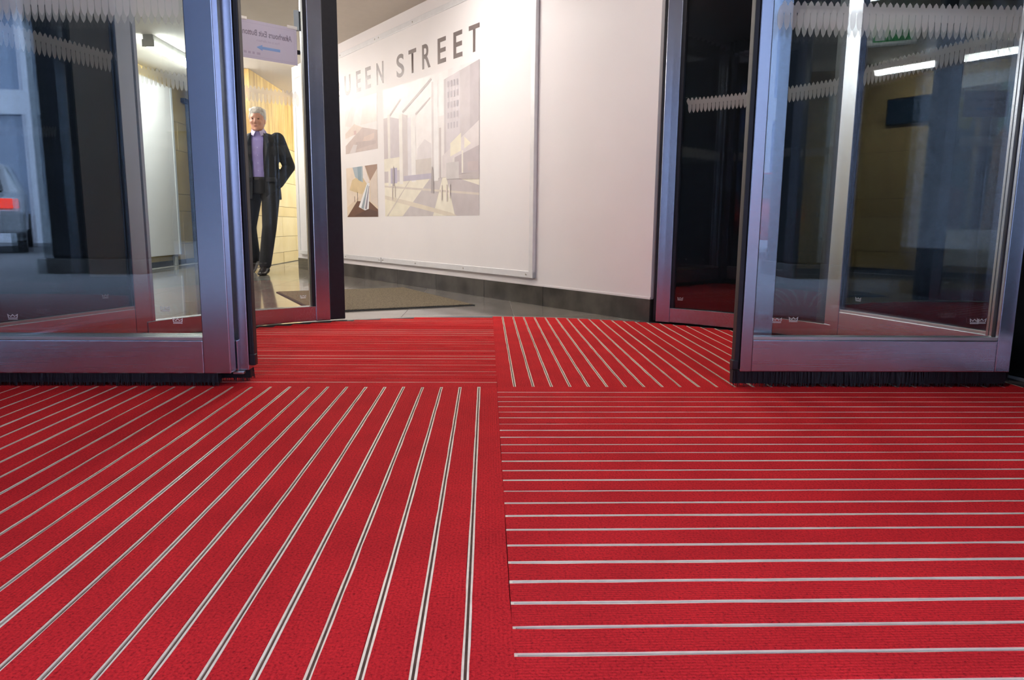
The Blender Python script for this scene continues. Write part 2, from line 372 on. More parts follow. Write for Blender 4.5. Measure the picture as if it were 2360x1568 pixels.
def mat_quadrant(label, sx, sy, horizontal, off):
    """strips run along y (horizontal=False) or along x; sx, sy give the side of the centre"""
    t = thing('entrance_mat', label, 'mat', (MX, MY, 0), 0, 'red striped matting in the revolving door')
    front = sy < 0
    cm = M['carpet_x'] if horizontal else M['carpet_y']
    lines = []; v = off
    while v < 1.66: lines.append(v); v += PITCH
    edges = [0.0002] + [x for l in lines for x in (l - GAP / 2, l + GAP / 2)]
    def place(o_mb, u0):
        # local strip coordinates: x = across, y = along
        out = []
        for (a, b, c) in o_mb.v:
            ac = u0 + a; al = b - 0.0002
            p = (sx * al, sy * ac, c) if horizontal else (sx * ac, sy * al, c)
            out.append(p)
        flip = (sx * sy > 0) if not horizontal else (sx * sy < 0)
        o_mb.v = out
        if not flip: o_mb.f = [f[::-1] for f in o_mb.f]
        return o_mb
    for i in range(0, len(edges) - 1, 2):
        e0, e1 = edges[i], edges[i + 1]; mid = max(abs(e0), abs(e1))
        pos = (MY + sy * mid) if horizontal else (MX + sx * mid)
        L = chord(pos, front, horizontal, sx) - 0.006
        if L < 0.03: continue
        place(strip_mesh('carpet_strip', e1 - e0, L, -0.0036, rnd.uniform(-0.0003, 0.0002), cm, 0.0009, rnd), e0).build('carpet_strip', cm, t)
        if i + 2 < len(edges):
            g0, g1 = edges[i + 1], edges[i + 2]
            pos = (MY + sy * g1) if horizontal else (MX + sx * g1)
            L = chord(pos, front, horizontal, sx) - 0.006
            if L < 0.03: continue
            mb = MB(); w = g1 - g0; zt = rnd.uniform(-0.0017, -0.0004)
            rw = 0.0026
            mb.box(-0.0004, rw, 0, L, -0.0036, zt); mb.box(w - rw, w + 0.0004, 0, L, -0.0036, zt); mb.box(rw, w - rw, 0, L, -0.0037, -0.0032, mi=1)
            mb.box(-0.0004, w + 0.0004, 0, 0.004, -0.0036, zt - 0.0001)
            place(mb, g0)
            mb.build('metal_strip', [M['alu'], M['groove']], t)
    return t
mat_quadrant('red carpet mat quarter nearest the camera on the left, strips running away from camera', -1, -1, False, 0.0545)
mat_quadrant('red carpet mat quarter nearest the camera on the right, strips running crosswise', 1, -1, True, 0.0705)
mat_quadrant('red carpet mat quarter behind the left door leaf, strips running crosswise', -1, 1, True, 0.0610)
mat_quadrant('red carpet mat quarter reaching the white wall on the right, strips running away', 1, 1, False, 0.0530)

# ================================================================== DOOR PANELS
TOP = 1.93
def lens(mb, x, z0, z1, w, y, n=7):
    zc = (z0 + z1) / 2; h = (z1 - z0) / 2
    L = []; Rr = []
    for i in range(n + 1):
        t = -1 + 2 * i / n; ww = w / 2 * (1 - t * t) ** 0.62
        L.append((x - ww, y, zc + h * t)); Rr.append((x + ww, y, zc + h * t))
    pts = Rr + L[::-1][1:-1]
    mb.add(pts, [tuple(range(len(pts)))])
def leaf(mb, x, z0, z1, w, y):
    zc = z0 + (z1 - z0) * 0.55; P = [(0, z0), (w * .26, zc - (zc - z0) * .45), (w * .46, zc), (w * .30, zc + (z1 - zc) * .6), (0, z1), (-w * .30, zc + (z1 - zc) * .6), (-w * .46, zc), (-w * .26, zc - (zc - z0) * .45)]
    mb.add([(x + a, y, z) for a, z in P], [tuple(range(8))])
def scale(mb, x, z0, z1, y):
    lens(mb, x, z0, z1 - 0.012, 0.0178, y); leaf(mb, x + 0.0095, z1 - 0.034, z1, 0.0185, y)
def crown(mb, x, y, z, w):
    """small three-pointed crown mark with a base bar, in the XZ plane"""
    h = w * 0.62; t = w * 0.10
    P = [(-.5, 0), (.5, 0), (.5, .16), (-.5, .16)]
    mb.add([(x + a * w, y, z + b * h) for a, b in P], [(0, 1, 2, 3)])
    o = [(-.5, .26), (-.56, 1.0), (-.22, .62), (0, .95), (.22, .62), (.56, 1.0), (.5, .26)]
    i = [(-.40, .36), (-.43, .74), (-.20, .44), (0, .72), (.20, .44), (.43, .74), (.40, .36)]
    vs = [(x + a * w, y, z + b * h) for a, b in o + i]
    mb.add(vs, [(k, k + 1, k + 8, k + 7) for k in range(6)] + [(0, 7, 13, 6)])
def bristles(mb, x0, x1, y0, y1, z0, z1, n):
    mb.box(x0, x1, y0 + 0.006, y1 - 0.006, z0 + 0.010, z1)
    for k in range(n):
        x = random.uniform(x0, x1); y = random.choice((y0, y1, random.uniform(y0, y1))); w = random.uniform(.0015, .004); d = random.uniform(-.006, .006); e = random.uniform(-.004, .004)
        zb = z0 + random.uniform(0.0, 0.004)
        mb.add([(x, y, z1), (x + w, y, z1), (x + w * .6 + d, y + e, zb), (x + w * .2 + d, y + e, zb)], [(0, 1, 2, 3)])
def panel(name, label, cat, loc, rz, w, sl, sr, rail=(0.04, 0.138), t=0.045, group=None, glass='glass', brush=True, seal_l=0.0, seal_r=0.0, crowns=(), stile_bot=None, brush_x=None, bead=True, decal=True, top=TOP):
    """door panel: local x along its width 0..w, thickness along y 0..t, stands on z = 0"""
    T = thing(name, label, cat, loc, rz, group)
    z0, zr = rail; sb = z0 if stile_bot is None else stile_bot
    MB().box(0, sl, 0, t, sb, top).build('stile', M['steel'], T, bevel=0.0025)
    MB().box(w - sr, w, 0, t, sb, top).build('stile', M['steel'], T, bevel=0.0025)
    MB().box(sl, w - sr, 0.0008, t - 0.0008, z0, zr).build('bottom_rail', M['steel_h'], T, bevel=0.0025)
    MB().box(sl, w - sr, 0.0008, t - 0.0008, top - 0.09, top).build('top_rail', M['steel_h'], T, bevel=0.0025)
    yg = t / 2
    g = MB().box(sl - 0.004, w - sr + 0.004, yg - 0.004, yg + 0.004, zr - 0.004, top - 0.086).build('glass_pane', M[glass], T)
    if bead:
        for (a, b) in ((0.004, yg - 0.0045), (yg + 0.0045, t - 0.004)):
            MB().box(sl, w - sr, a, b, zr, zr + 0.010).build('glazing_bead', M['bead'], T, bevel=0.001)
    mb = MB()
    for s_ in (sl - 0.0008, w - sr - 0.0022):
        mb.box(s_, s_ + 0.003, yg - 0.007, yg + 0.007, zr, top - 0.09)
    mb.build('glazing_gasket', M['rubber'], T)
    if brush:
        mb = MB(); bx0, bx1 = brush_x or (0.0, w)
        bristles(mb, bx0, bx1, 0.004, t - 0.004, 0.0012, z0 + 0.002, int((bx1 - bx0) * 900))
        b = mb.build('brush_seal', M['bristle'], T); b['kind'] = 'stuff'
    if seal_l: MB().box(-seal_l, 0, 0.006, t - 0.006, max(sb, 0.055), top - 0.01).build('rubber_seal', M['rubber'], T, bevel=0.003)
    if seal_r: MB().box(w, w + seal_r, 0.006, t - 0.006, max(sb, 0.055), top - 0.01).build('rubber_seal', M['rubber'], T, bevel=0.003)
    if decal:
        mb = MB(); n = int((w - sl - sr - 0.02) / 0.019); x = sl + (w - sl - sr - n * 0.019) / 2 + 0.0095
        for k in range(n): scale(mb, x + k * 0.019, 1.035, 1.115, yg - 0.0046)
        mb.build('scale_decal', M['film'], g)
    for (cx, cz) in crowns:
        mb = MB(); crown(mb, cx, yg - 0.0046, cz, 0.027); mb.build('crown_emblem', M['etch'], g)
    return T
YF, YR = 2.100, 2.168
GRP = 'glazed steel leaves of the revolving door'
# left: fixed panel in front, sliding leaf slid behind it
XL = -1.655
panel('door_panel', 'front fixed glass door panel on the left with wide brushed steel stile', 'door panel', (XL, YF, 0), 0, -0.753 - XL, 0.07, 0.078, rail=(0.040, 0.138),
      group=GRP, crowns=((-1.378 - XL, 0.196), (-0.906 - XL, 0.186)), brush_x=(0.0, 0.858))
sl = panel('sliding_leaf', 'sliding glass leaf peeking out behind the left fixed panel, black rubber edge', 'door leaf', (-1.60, YR, 0), 0, 0.878, 0.05, 0.052, rail=(0.036, 0.134),
      group=GRP, crowns=((0.63, 0.214),), seal_r=0.015)
MB().box(0.815, 0.850, -0.012, 0.0, 0.036, 0.13).build('edge_bracket', M['steel'], sl, bevel=0.002)
MB().box(0.835, 0.868, -0.02, 0.0, 0.028, 0.036).build('guide_shoe', M['bead'], sl, bevel=0.002)
MB().box(0.878, 0.896, 0.004, 0.030, 0.05, 0.085).build('stop_block', M['rubber'], sl, bevel=0.003)
# right: sliding leaf in front, fixed panel behind it
sr_ = panel('sliding_leaf', 'front sliding glass leaf on the right above a black brush strip', 'door leaf', (0.767, YF, 0), 0, 0.838, 0.036, 0.047, rail=(0.049, 0.146),
      group=GRP, crowns=((0.878 - 0.767, 0.196), (1.490 - 0.767, 0.196), (1.512 - 0.767, 0.197)), seal_l=0.015, brush_x=(-0.017, 0.835))
MB().box(-0.022, -0.004, 0.002, 0.03, 0.055, 0.083).build('stop_block', M['rubber'], sr_, bevel=0.002)
panel('door_panel', 'fixed glass door panel seen through the right sliding leaf, pale steel stile', 'door panel', (0.828, YR + 0.002, 0), 0, 0.83, 0.060, 0.06, rail=(0.040, 0.132),
      group=GRP, crowns=((0.959 - 0.828, 0.190),))
# flat side panels of the rotor, running back from the leaves to the drum wall
def side_panel(label, p_in, p_out, **kw):
    d = Vector(p_out) - Vector(p_in); return panel('showcase_panel', label, 'glass panel', (*p_in, 0), math.atan2(d.y, d.x), d.length, group='angled glass panels of the revolving door', **kw)
side_panel('angled dark glass panel at far left in a steel frame', (-1.642, 2.232), (-1.365, 2.985), sl=0.05, sr=0.10, rail=(0.036, 0.138), glass='glass_side', crowns=((0.58, 0.19),), seal_r=0.006, t=0.04)
sp = side_panel('angled dark glass panel on the right mirroring the lobby', (1.442, 2.985), (1.668, 2.240), sl=0.078, sr=0.05, rail=(0.036, 0.138), glass='glass_side', crowns=((0.16, 0.19),), seal_l=0.055, t=0.04)
# near side panel whose end only just enters the frame on the right
side_panel('steel edged glass panel cut off by the right picture border', (1.668, 2.075), (1.50, 1.25), sl=0.05, sr=0.05, rail=(0.036, 0.138), glass='glass_side', t=0.04)
# curved drum walls of the rear opening
def drum_wall(label, sgn, crowns):
    T = thing('drum_wall', label, 'glass wall', (CX, CY, 0), 0, 'curved glass drum walls')
    RI = 1.590
    A = lambda d: R(90 - sgn * d)      # angle measured from straight back towards the side
    def arc(mb, r0, r1, d0, d1, z0, z1, n=20, mi=0):
        a, b = A(d0), A(d1); a, b = min(a, b), max(a, b); return mb.arc(0, 0, r0, r1, a, b, z0, z1, n, mi)
    arc(MB(), RI, RI + 0.05, 33.6, 63, 0.006, 0.078).build('bottom_rail', M['steel_h'], T, bevel=0.002)
    arc(MB(), RI, RI + 0.05, 33.6, 63, TOP, TOP + 0.09).build('top_rail', M['steel_h'], T)
    g = arc(MB(), RI + 0.020, RI + 0.028, 33.6, 63, 0.074, TOP + 0.004, 36).build('glass_pane', M['glass'], T, smooth=False)
    arc(MB(), RI - 0.002, RI + 0.095, 31.0, 33.6, 0.004, TOP + 0.09, 2).build('end_post', M['steel'], T, bevel=0.003)
    arc(MB(), RI + 0.006, RI + 0.05, 62, 63.4, 0.004, TOP + 0.09, 2).build('stile', M['steel'], T, bevel=0.002)
    arc(MB(), RI + 0.012, RI + 0.036, 33.6, 34.1, 0.078, TOP, 2).build('glazing_gasket', M['rubber'], T)
    if sgn < 0:
        arc(MB(), RI + 0.002, RI + 0.060, 28.2, 31.0, 0.006, TOP + 0.08, 3).build('rubber_seal', M['rubber'], T, bevel=0.004)
    else:
        arc(MB(), RI + 0.030, RI + 0.075, 30.2, 31.0, 0.006, TOP + 0.08, 2).build('rubber_seal', M['rubber'], T)
    mb = MB(); n = 40; st = 0.019 / RI
    for k in range(n):
        a = A(35.0) - sgn * (k + 0.5) * st
        mb2 = MB(); scale(mb2, 0, 1.020, 1.092, 0)
        rr = RI + 0.0195; vs_ = []
        for (x, y, z) in mb2.v:
            aa = a + x / rr; vs_.append((rr * math.cos(aa), rr * math.sin(aa), z))
        mb.add(vs_, mb2.f)
    mb.build('scale_decal', M['film'], g)
    for deg, cz in crowns:
        mb2 = MB(); crown(mb2, 0, 0, cz, 0.027); rr = RI + 0.0195; mb = MB()
        mb.add([(rr * math.cos(A(deg) - x / rr), rr * math.sin(A(deg) - x / rr), z) for x, y, z in mb2.v], mb2.f)
        mb.build('crown_emblem', M['etch'], g)
    return T
dl = drum_wall('curved glass drum wall left of the opening with taped paper sign', -1, ((35.6, 0.118),))
mbk = MB(); 
dr = drum_wall('curved glass drum wall right of the white hoarding, dark behind', 1, ((35.2, 0.118), (61.0, 0.118)))
# curved glass of the street side, left and right of the camera
for sgn, l in ((-1, 'left'), (1, 'right')):
    T = thing('drum_wall', 'curved glass drum wall on the street side, %s of the camera' % l, 'glass wall', (CX, 2.13, 0), 0, 'curved glass drum walls')
    def arcf(mb, r0, r1, d0, d1, z0, z1, n=20):
        a, b = R(-90 + sgn * d0), R(-90 + sgn * d1); return mb.arc(0, 0, r0, r1, min(a, b), max(a, b), z0, z1, n)
    arcf(MB(), 1.72, 1.77, 36, 88, 0.0, 0.078).build('bottom_rail', M['steel_h'], T)
    arcf(MB(), 1.72, 1.77, 36, 88, TOP, TOP + 0.09).build('top_rail', M['steel_h'], T)
    arcf(MB(), 1.74, 1.748, 36, 88, 0.074, TOP + 0.004, 36).build('glass_pane', M['glass'], T)
    arcf(MB(), 1.715, 1.80, 33.6, 36, 0.0, TOP + 0.09, 2).build('end_post', M['steel'], T)
# lock and sensor on the left post
RI = 1.590
def on_drum(deg, r, z): a = R(90 + deg); return (r * math.cos(a), r * math.sin(a), z)
p = on_drum(33.9, RI + 0.075, 1.28); MB().tube(p, (p[0] - 0.016, p[1] - 0.01, p[2]), 0.010).build('lock_cylinder', M['rubber'], dl)
mb = MB(); mb.box(-0.012, 0.012, -0.012, 0.012, 1.38, 1.47, mat=Matrix.Translation(Vector(on_drum(34.1, RI + 0.085, 0)))); mb.build('sensor_box', M['alu_frame'], dl, bevel=0.002)

# ================================================================== BANNER ON THE RIGHT WALL
ban = thing('wall_banner', 'large white vinyl banner lettered QUEEN STREET with three pictures on the white wall', 'banner', (wa.x, wa.y, 0), wrot)
B0, B1, BZ0, BZ1 = 0.955, 5.02, 0.160, 1.985
MB().box(-B1 + 0.03, -B0 - 0.03, -0.022, -0.001, BZ0 + 0.03, BZ1 - 0.03).build('vinyl_sheet', M['vinyl'], ban)
fw_ = 0.042
MB().box(-B1, -B0, -0.027, -0.001, BZ0, BZ0 + fw_).build('frame_bottom', M['alu_frame'], ban, bevel=0.003)
MB().box(-B1, -B0, -0.027, -0.001, BZ1 - fw_, BZ1).build('frame_top', M['alu_frame'], ban, bevel=0.003)
MB().box(-B0 - fw_, -B0, -0.0272, -0.001, BZ0, BZ1).build('frame_side', M['alu_frame'], ban, bevel=0.003)
MB().box(-B1, -B1 + fw_, -0.0272, -0.001, BZ0, BZ1).build('frame_side', M['alu_frame'], ban, bevel=0.003)
for s_ in (1.02, 1.75, 2.45, 3.02, 3.09, 3.8, 4.5):
    for z in (BZ0 + 0.021, BZ1 - 0.021):
        MB().tube((-s_, -0.027, z), (-s_, -0.030, z), 0.006, 8).build('frame_screw', M['bead'], ban)
MB().box(-3.055, -3.050, -0.0285, -0.027, BZ0, BZ0 + fw_).build('frame_joint', M['joint'], ban)
ink = basic('grey_brown_ink', (0.17, 0.135, 0.13), 0.4, var=0.15, vscale=8)
LET = [('Q', 4.00, 3.84), ('U', 3.729, 3.60), ('E', 3.481, 3.385), ('E', 3.293, 3.185), ('N', 3.079, 2.950), ('S', 2.723, 2.600), ('T', 2.525, 2.404),
       ('R', 2.315, 2.192), ('E', 2.091, 1.975), ('E', 1.878, 1.762), ('T', 1.683, 1.553)]
for ch, a, b in LET:
    me = fit_mesh(text_mesh(ch, ink, 0.2, 0.0035), -a, -b, 1.604, 1.775 if ch != 'Q' else 1.775, -0.0228)
    inst('letter', me, ban)
pal = {}
def ink_mat(c):
    k = tuple(round(x, 3) for x in c)
    if k not in pal: pal[k] = basic('print_ink_%d' % len(pal), c, 0.4, var=0.08, vscale=12)
    return pal[k]
def srgb(h):
    h = h.lstrip('#'); return tuple(((int(h[i:i + 2], 16) / 255) + 0.055) ** 2.4 / 1.055 ** 2.4 if int(h[i:i + 2], 16) > 10 else int(h[i:i + 2], 16) / 255 / 12.92 for i in (0, 2, 4))
def picture(name, parent, x0, x1, z0, z1, y, polys, label=None, fade=0.0):
    """flat print: polygons in the unit square, later ones on top"""
    mb = MB(); mats = []
    for k, (c, pts) in enumerate(polys):
        mt = ink_mat(tuple(x + (0.84 - x) * fade for x in srgb(c)))
        if mt not in mats: mats.append(mt)
        yy = y - 0.00006 * k
        mb.add([(x0 + (x1 - x0) * u, yy, z0 + (z1 - z0) * v) for u, v in pts], [tuple(range(len(pts)))], mats.index(mt))
    return mb.build(name, mats, parent, label=label)
rect = lambda a, b, c, d: [(a, c), (b, c), (b, d), (a, d)]
big = [('#e9e4e4', rect(0, 1, 0, 1)), ('#f3efee', rect(0, .72, .38, 1)),
       # floor
       ('#efe9d2', rect(0, 1, 0, .27)), ('#e9e2c6', [(0, 0), (.45, 0), (.25, .12), (0, .16)]),
       ('#b9b0b0', [(.22, 0), (.56, 0), (.66, .27), (.53, .27)]), ('#b3a8aa', [(.78, 0), (1, 0), (1, .20), (.80, .26), (.70, .27)]),
       ('#d9cdb4', [(0, .17), (.32, .11), (.75, .02), (.80, .0), (.70, 0), (.30, .08), (0, .14)]), ('#cfc4b4', [(0, .235), (1, .135), (1, .15), (0, .25)]),
       ('#c6bcae', [(.02, .0), (.30, .27), (.31, .27), (.04, .0)]),
       # left columns and dark bays
       ('#b9aeb0', rect(0, .05, .27, .78)), ('#e6e2da', rect(.05, .08, .24, .80)), ('#bfb6bb', [(.08, .27), (.19, .27), (.19, .75), (.08, .78)]),
       ('#e9e4cf', rect(0, .19, .36, .46)), ('#a8a0bd', rect(.08, .16, .26, .38)), ('#f0ede6', rect(.19, .23, .25, .78)),
       ('#c3bab9', [(.23, .27), (.29, .27), (.29, .76), (.23, .78)]), ('#dedbe0', rect(.29, .37, .27, .74)), ('#f2f0ee', [(.33, .26), (.38, .26), (.38, .74), (.33, .75)]),
       # distance
       ('#dcd6d8', [(.38, .27), (.55, .27), (.55, .52), (.48, .56), (.40, .50)]), ('#c9c0b8', rect(.38, .55, .30, .42)), ('#a9a2b8', rect(.24, .55, .27, .31)),
       ('#efeeee', rect(.55, .62, .25, .97)), ('#cfc9c9', rect(.555, .575, .25, .95)), ('#e4e0de', rect(.62, .68, .27, .70)), ('#b3a8a8', rect(.63, .65, .27, .62)),
       # canopy beams
       ('#a59a9a', [(.08, .80), (.21, .90), (.215, .885), (.08, .785)]), ('#9b9090', [(.23, .80), (.55, .98), (.56, .965), (.24, .785)]), ('#b0a6a6', [(.38, .76), (.54, .85), (.54, .84), (.385, .745)]),
       # right-hand tower and glass front
       ('#b7aeb2', [(.68, .40), (1, .52), (1, 1), (.68, .94)]), ('#c8c0c6', [(.70, .42), (.83, .48), (.83, .97), (.70, .94)]), ('#a69ca2', [(.92, .50), (1, .52), (1, 1), (.92, .985)]),
       ('#d4cccc', [(.66, .27), (1, .30), (1, .62), (.66, .42)]), ('#a79aa0', [(.78, .28), (1, .29), (1, .46), (.78, .40)]), ('#ece6cb', [(.74, .41), (.84, .44), (.84, .56), (.74, .50)]),
       ('#ece6cb', [(.87, .45), (.93, .48), (.87, .53)]), ('#e6e1d4', rect(.845, .86, .29, .44)), ('#dcd6d2', rect(.76, .78, .29, .40)), ('#b09ea0', rect(.90, .99, .30, .36)), ('#c2bdbc', rect(.70, .82, .255, .37)), ('#a89c9c', [(.82, .25), (1, .24), (1, .29), (.82, .28)])]
for r_ in range(5):
    for c_ in range(4): big.append(('#a299a4', rect(.715 + .028 * c_, .73 + .028 * c_, .60 + .07 * r_, .64 + .07 * r_)))
big += [('#8a7d84', [(.105, .24), (.125, .24), (.13, .36), (.118, .395), (.105, .36)]), ('#8f8486', [(.545, .165), (.575, .165), (.568, .34), (.555, .36), (.55, .30)]),
        ('#c9b9ae', rect(.095, .105, .13, .24)), ('#c9b9ae', rect(.13, .138, .15, .24)), ('#d0c2ba', rect(.65, .66, .11, .22)), ('#d0c2ba', rect(.70, .71, .10, .22)), ('#d0c2ba', rect(.73, .74, .12, .22))]
picture('picture_print', ban, -2.965, -1.553, 0.545, 1.548, -0.0228, big, 'pale drawing of a glass entrance hall with long shadows', 0.25)
p2 = [('#efe9e6', rect(0, 1, 0, 1)), ('#e4dad6', [(.2, .5), (.45, 1), (.25, 1), (0, .55)]), ('#e7dcd4', [(.5, .5), (.6, 1), (.9, 1), (1, .5)]), ('#b49a90', [(0, 0), (1, 0), (1, .34), (.55, .45), (0, .16)]),
      ('#c9ab98', [(.5, .12), (.9, .2), (.9, .3), (.6, .26)]), ('#9c8078', [(.3, .05), (.95, .1), (.95, .16), (.35, .2)]), ('#dcc8b8', [(0, .4), (.3, .55), (.55, .45), (.4, .36), (0, .3)]), ('#c4948a', rect(.28, .36, .34, .42)), ('#c9c0be', [(.12, 0), (.32, 0), (.38, .14), (.26, .16)])]
picture('picture_print', ban, -3.738, -3.082, 1.102, 1.545, -0.0228, p2, 'faded drawing of a concourse with brown floor', 0.35)
p3 = [('#e0cfb8', rect(0, 1, 0, 1)), ('#eadccb', [(0, .2), (.4, .4), (.4, 1), (0, 1)]), ('#d8c39a', [(.1, .55), (.5, .45), (.75, .60), (.7, .9), (.2, .75)]), ('#a9b8c0', [(.22, 1), (.55, 1), (.55, .68), (.3, .8)]), ('#8fa5b2', [(.38, 1), (.5, 1), (.5, .7), (.4, .74)]),
      ('#ece2dc', [(.55, 1), (.62, 1), (.75, .7), (.7, .62), (.55, .78)]), ('#a58a7a', [(.62, 1), (1, 1), (1, .9), (.78, .70)]), ('#dcd0c4', [(.78, .70), (1, .92), (1, .2), (.78, .3)]), ('#6e4d3e', [(0, 0), (1, 0), (1, .14), (.75, .30), (.35, .32)]), ('#5a4038', [(.25, .02), (.98, .0), (1, .10), (.7, .16)]),
      ('#eef0f2', [(.40, .20), (.68, .66), (.76, .66), (.72, .16), (.60, .13)]), ('#9aa8b0', [(.48, .18), (.69, .62), (.71, .62), (.56, .15)]), ('#8f8a96', [(.60, .16), (.73, .6), (.75, .6), (.66, .15)]), ('#4a3a30', rect(.36, .375, .32, .5)), ('#5a4a3c', rect(.26, .275, .30, .42))]
picture('picture_print', ban, -3.742, -3.100, 0.542, 0.977, -0.0228, p3, 'small picture of an escalator over a brown floor')

# ================================================================== LEFT LOBBY WALL FITTINGS
hb = thing('hoarding_board', 'plain white hoarding board against the tan stone wall seen through left glass', 'board', (LX + 0.006, 0, 0))
MB().box(0.0, 0.05, 5.9, 8.42, 0.118, 1.955).build('board_face', M['white_wall'], hb, bevel=0.003)
MB().box(0.048, 0.058, 8.385, 8.425, 0.118, 1.955).build('edge_trim', M['alu_frame'], hb)
for y in (6.4, 8.30): MB().box(0.006, 0.04, y, y + 0.06, -0.004, 0.118).build('foot', M['lamp_body'], hb)
gd = thing('door_post', 'slim dark door post with lever on the tan stone wall', 'door post', (LX + 0.004, 8.93, 0))
MB().box(0.0, 0.035, -0.02, 0.02, 0.0, 1.90).build('post', M['rubber'], gd, bevel=0.003)
MB().box(0.0, 0.05, -0.14, 0.03, 1.86, 1.91).build('top_bracket', M['rubber'], gd, bevel=0.003)
MB().box(0.035, 0.075, -0.02, 0.09, 0.945, 0.975).build('lever', M['rubber'], gd, bevel=0.003)
# coloured banner, seen only as a mirror image in the right showcase glass
cb = thing('poster_banner', 'coloured poster on white banner mirrored in the right glass panel', 'poster', (LX + 0.006, 0, 0))
MB().box(0.0, 0.02, 3.3, 4.95, 0.118, 1.98).build('banner_sheet', M['vinyl'], cb)
pp = [('#4c4440', rect(0, 1, 0, 1)), ('#2c3a48', rect(.0, .35, .55, .95)), ('#6f6a3c', [(.05, .75), (.3, .7), (.35, .9), (.1, .95)]), ('#7f9a98', rect(.62, 1, .55, 1)), ('#566a4c', [(.6, .2), (1, .2), (1, .6), (.7, .65)]),
      ('#a07a4a', [(.55, 0), (.78, 0), (.80, .5), (.70, .72), (.60, .62)]), ('#5a2a30', rect(.02, .3, .0, .3)), ('#3a5060', rect(.02, .3, .3, .5)), ('#8a7a5c', rect(.36, .42, 0, .8)), ('#2a2826', [(.45, 0), (.55, 0), (.6, .6), (.5, .7)])]
mbp = picture('picture_print', cb, 4.05, 4.82, 0.48, 1.86, 0, pp)
for v in mbp.data.vertices: v.co = (0.0206 - v.co.y, 8.87 - v.co.x, v.co.z)
sc = thing('wall_screen', 'dark screen on tan stone, mirrored in the right glass panel', 'screen', (LX + 0.006, 5.18, 1.6))
MB().box(0, 0.035, -0.24, 0.24, -0.03, 0.24).build('casing', M['rubber'], sc, bevel=0.004)
MB().box(0.0352, 0.037, -0.225, 0.225, -0.015, 0.225).build('display', basic('dark_blue_display', (0.02, 0.035, 0.06), 0.15, emit=(0.15, 0.25, 0.5), es=0.06), sc)
# ceiling battens
def batten(label, x, y0, y1, glow=78.0):
    T = thing('ceiling_light', label, 'light', (x, y0, CEIL - 0.10), 0, 'fluorescent ceiling battens in the lobby')
    L = y1 - y0
    MB().box(-0.045, 0.045, 0, L, 0.045, 0.10).build('housing', M['lamp_body'], T, bevel=0.004)
    pts = [(-0.05, 0.045), (-0.042, 0.012), (-0.02, 0.0), (0.02, 0.0), (0.042, 0.012), (0.05, 0.045)]
    n = len(pts); vs_ = [(a, 0.012, b) for a, b in pts] + [(a, L - 0.012, b) for a, b in pts]
    MB().add(vs_, [tuple(range(n)), tuple(range(2 * n - 1, n - 1, -1))] + [(i, n + i, n + (i + 1) % n, (i + 1) % n) for i in range(n)]).build('diffuser', emission('fluorescent_diffuser_%d' % glow, (1.0, 0.935, 0.89), glow), T)
    for yy in (-0.006, L - 0.008): MB().box(-0.052, 0.052, yy, yy + 0.014, -0.002, 0.06).build('end_cap', M['lamp_body'], T, bevel=0.003)
batten('fluorescent batten on the lobby ceiling seen above the white board', -2.93, 6.62, 8.12, 58.0)
batten('fluorescent batten on the lobby ceiling, mirrored in the right glass panel', -2.93, 3.95, 5.25)
batten('added fill batten on the ceiling, unseen behind the white hoarding wall', -1.15, 8.6, 10.1, 130.0)  # added lamp, lights the pier's right face and the floor
batten('added fill batten, out of view on the lobby ceiling just inside the drum opening', -0.55, 3.98, 4.62, 42.0)  # added lamp, brightens the near part of the white wall
# exit sign
ex = thing('exit_sign', 'green and white exit sign under the lobby ceiling, mirrored in right glass', 'sign', (-1.20, 4.24, 1.83), R(62))
green = basic('exit_green', (0.01, 0.30, 0.05), 0.4, emit=(0.02, 0.55, 0.10), es=0.5)
white_e = basic('exit_white', (0.85, 0.85, 0.85), 0.4, emit=(1, 1, 1), es=0.7)
MB().box(-0.19, 0.19, -0.03, 0.03, 0.0, 0.20).build('sign_body', white_e, ex, bevel=0.006)
MB().box(-0.01, 0.01, -0.01, 0.01, 0.20, CEIL - 1.83).build('hanger', M['lamp_body'], ex)
for sy in (-1, 1):
    MB().box(-0.16, 0.10, sy * 0.0305 - 0.0005, sy * 0.0305 + 0.0005, 0.02, 0.18).build('green_field', green, ex)
    mb = MB(); y_ = sy * 0.0315
    mb.ball((-0.03, y_, 0.155), (0.014, 0.001, 0.014))
    for a, b, w in (((-0.03, 0.135), (-0.04, 0.085), .012), ((-0.04, 0.085), (-0.005, 0.06), .009), ((-0.005, 0.06), (-0.012, 0.03), .008), ((-0.04, 0.085), (-0.075, 0.06), .009), ((-0.075, 0.06), (-0.10, 0.06), .008), ((-0.032, 0.13), (0.0, 0.105), .007), ((-0.032, 0.13), (-0.07, 0.115), .007)):
        mb.tube((a[0], y_, a[1]), (b[0], y_, b[1]), w * 0.7, 8)
    mb.box(0.02, 0.085, y_ - 0.0005, y_ + 0.0005, 0.03, 0.17)
    mb.build('running_figure', white_e, ex)
# added out-of-view lamps in the drum ceiling, brightening the red mats
for i, (x, y) in enumerate(((-0.75, 1.35), (0.80, 1.35), (-0.70, 2.95), (0.75, 2.95))):
    T = thing('fill_downlight', 'added round fill lamp in the drum ceiling above the %s mat quarter' % ('near left', 'near right', 'far left', 'far right')[i], 'light', (CX + x, y, CEIL - 0.03), 0, 'added fill lamps in the drum ceiling')
    MB().tube((0, 0, -0.004), (0, 0, 0.0), 0.065, 24).build('trim_ring', M['alu_frame'], T)
    MB().tube((0, 0, -0.006), (0, 0, -0.0042), 0.050, 24).build('lens', M['fill_down'], T)
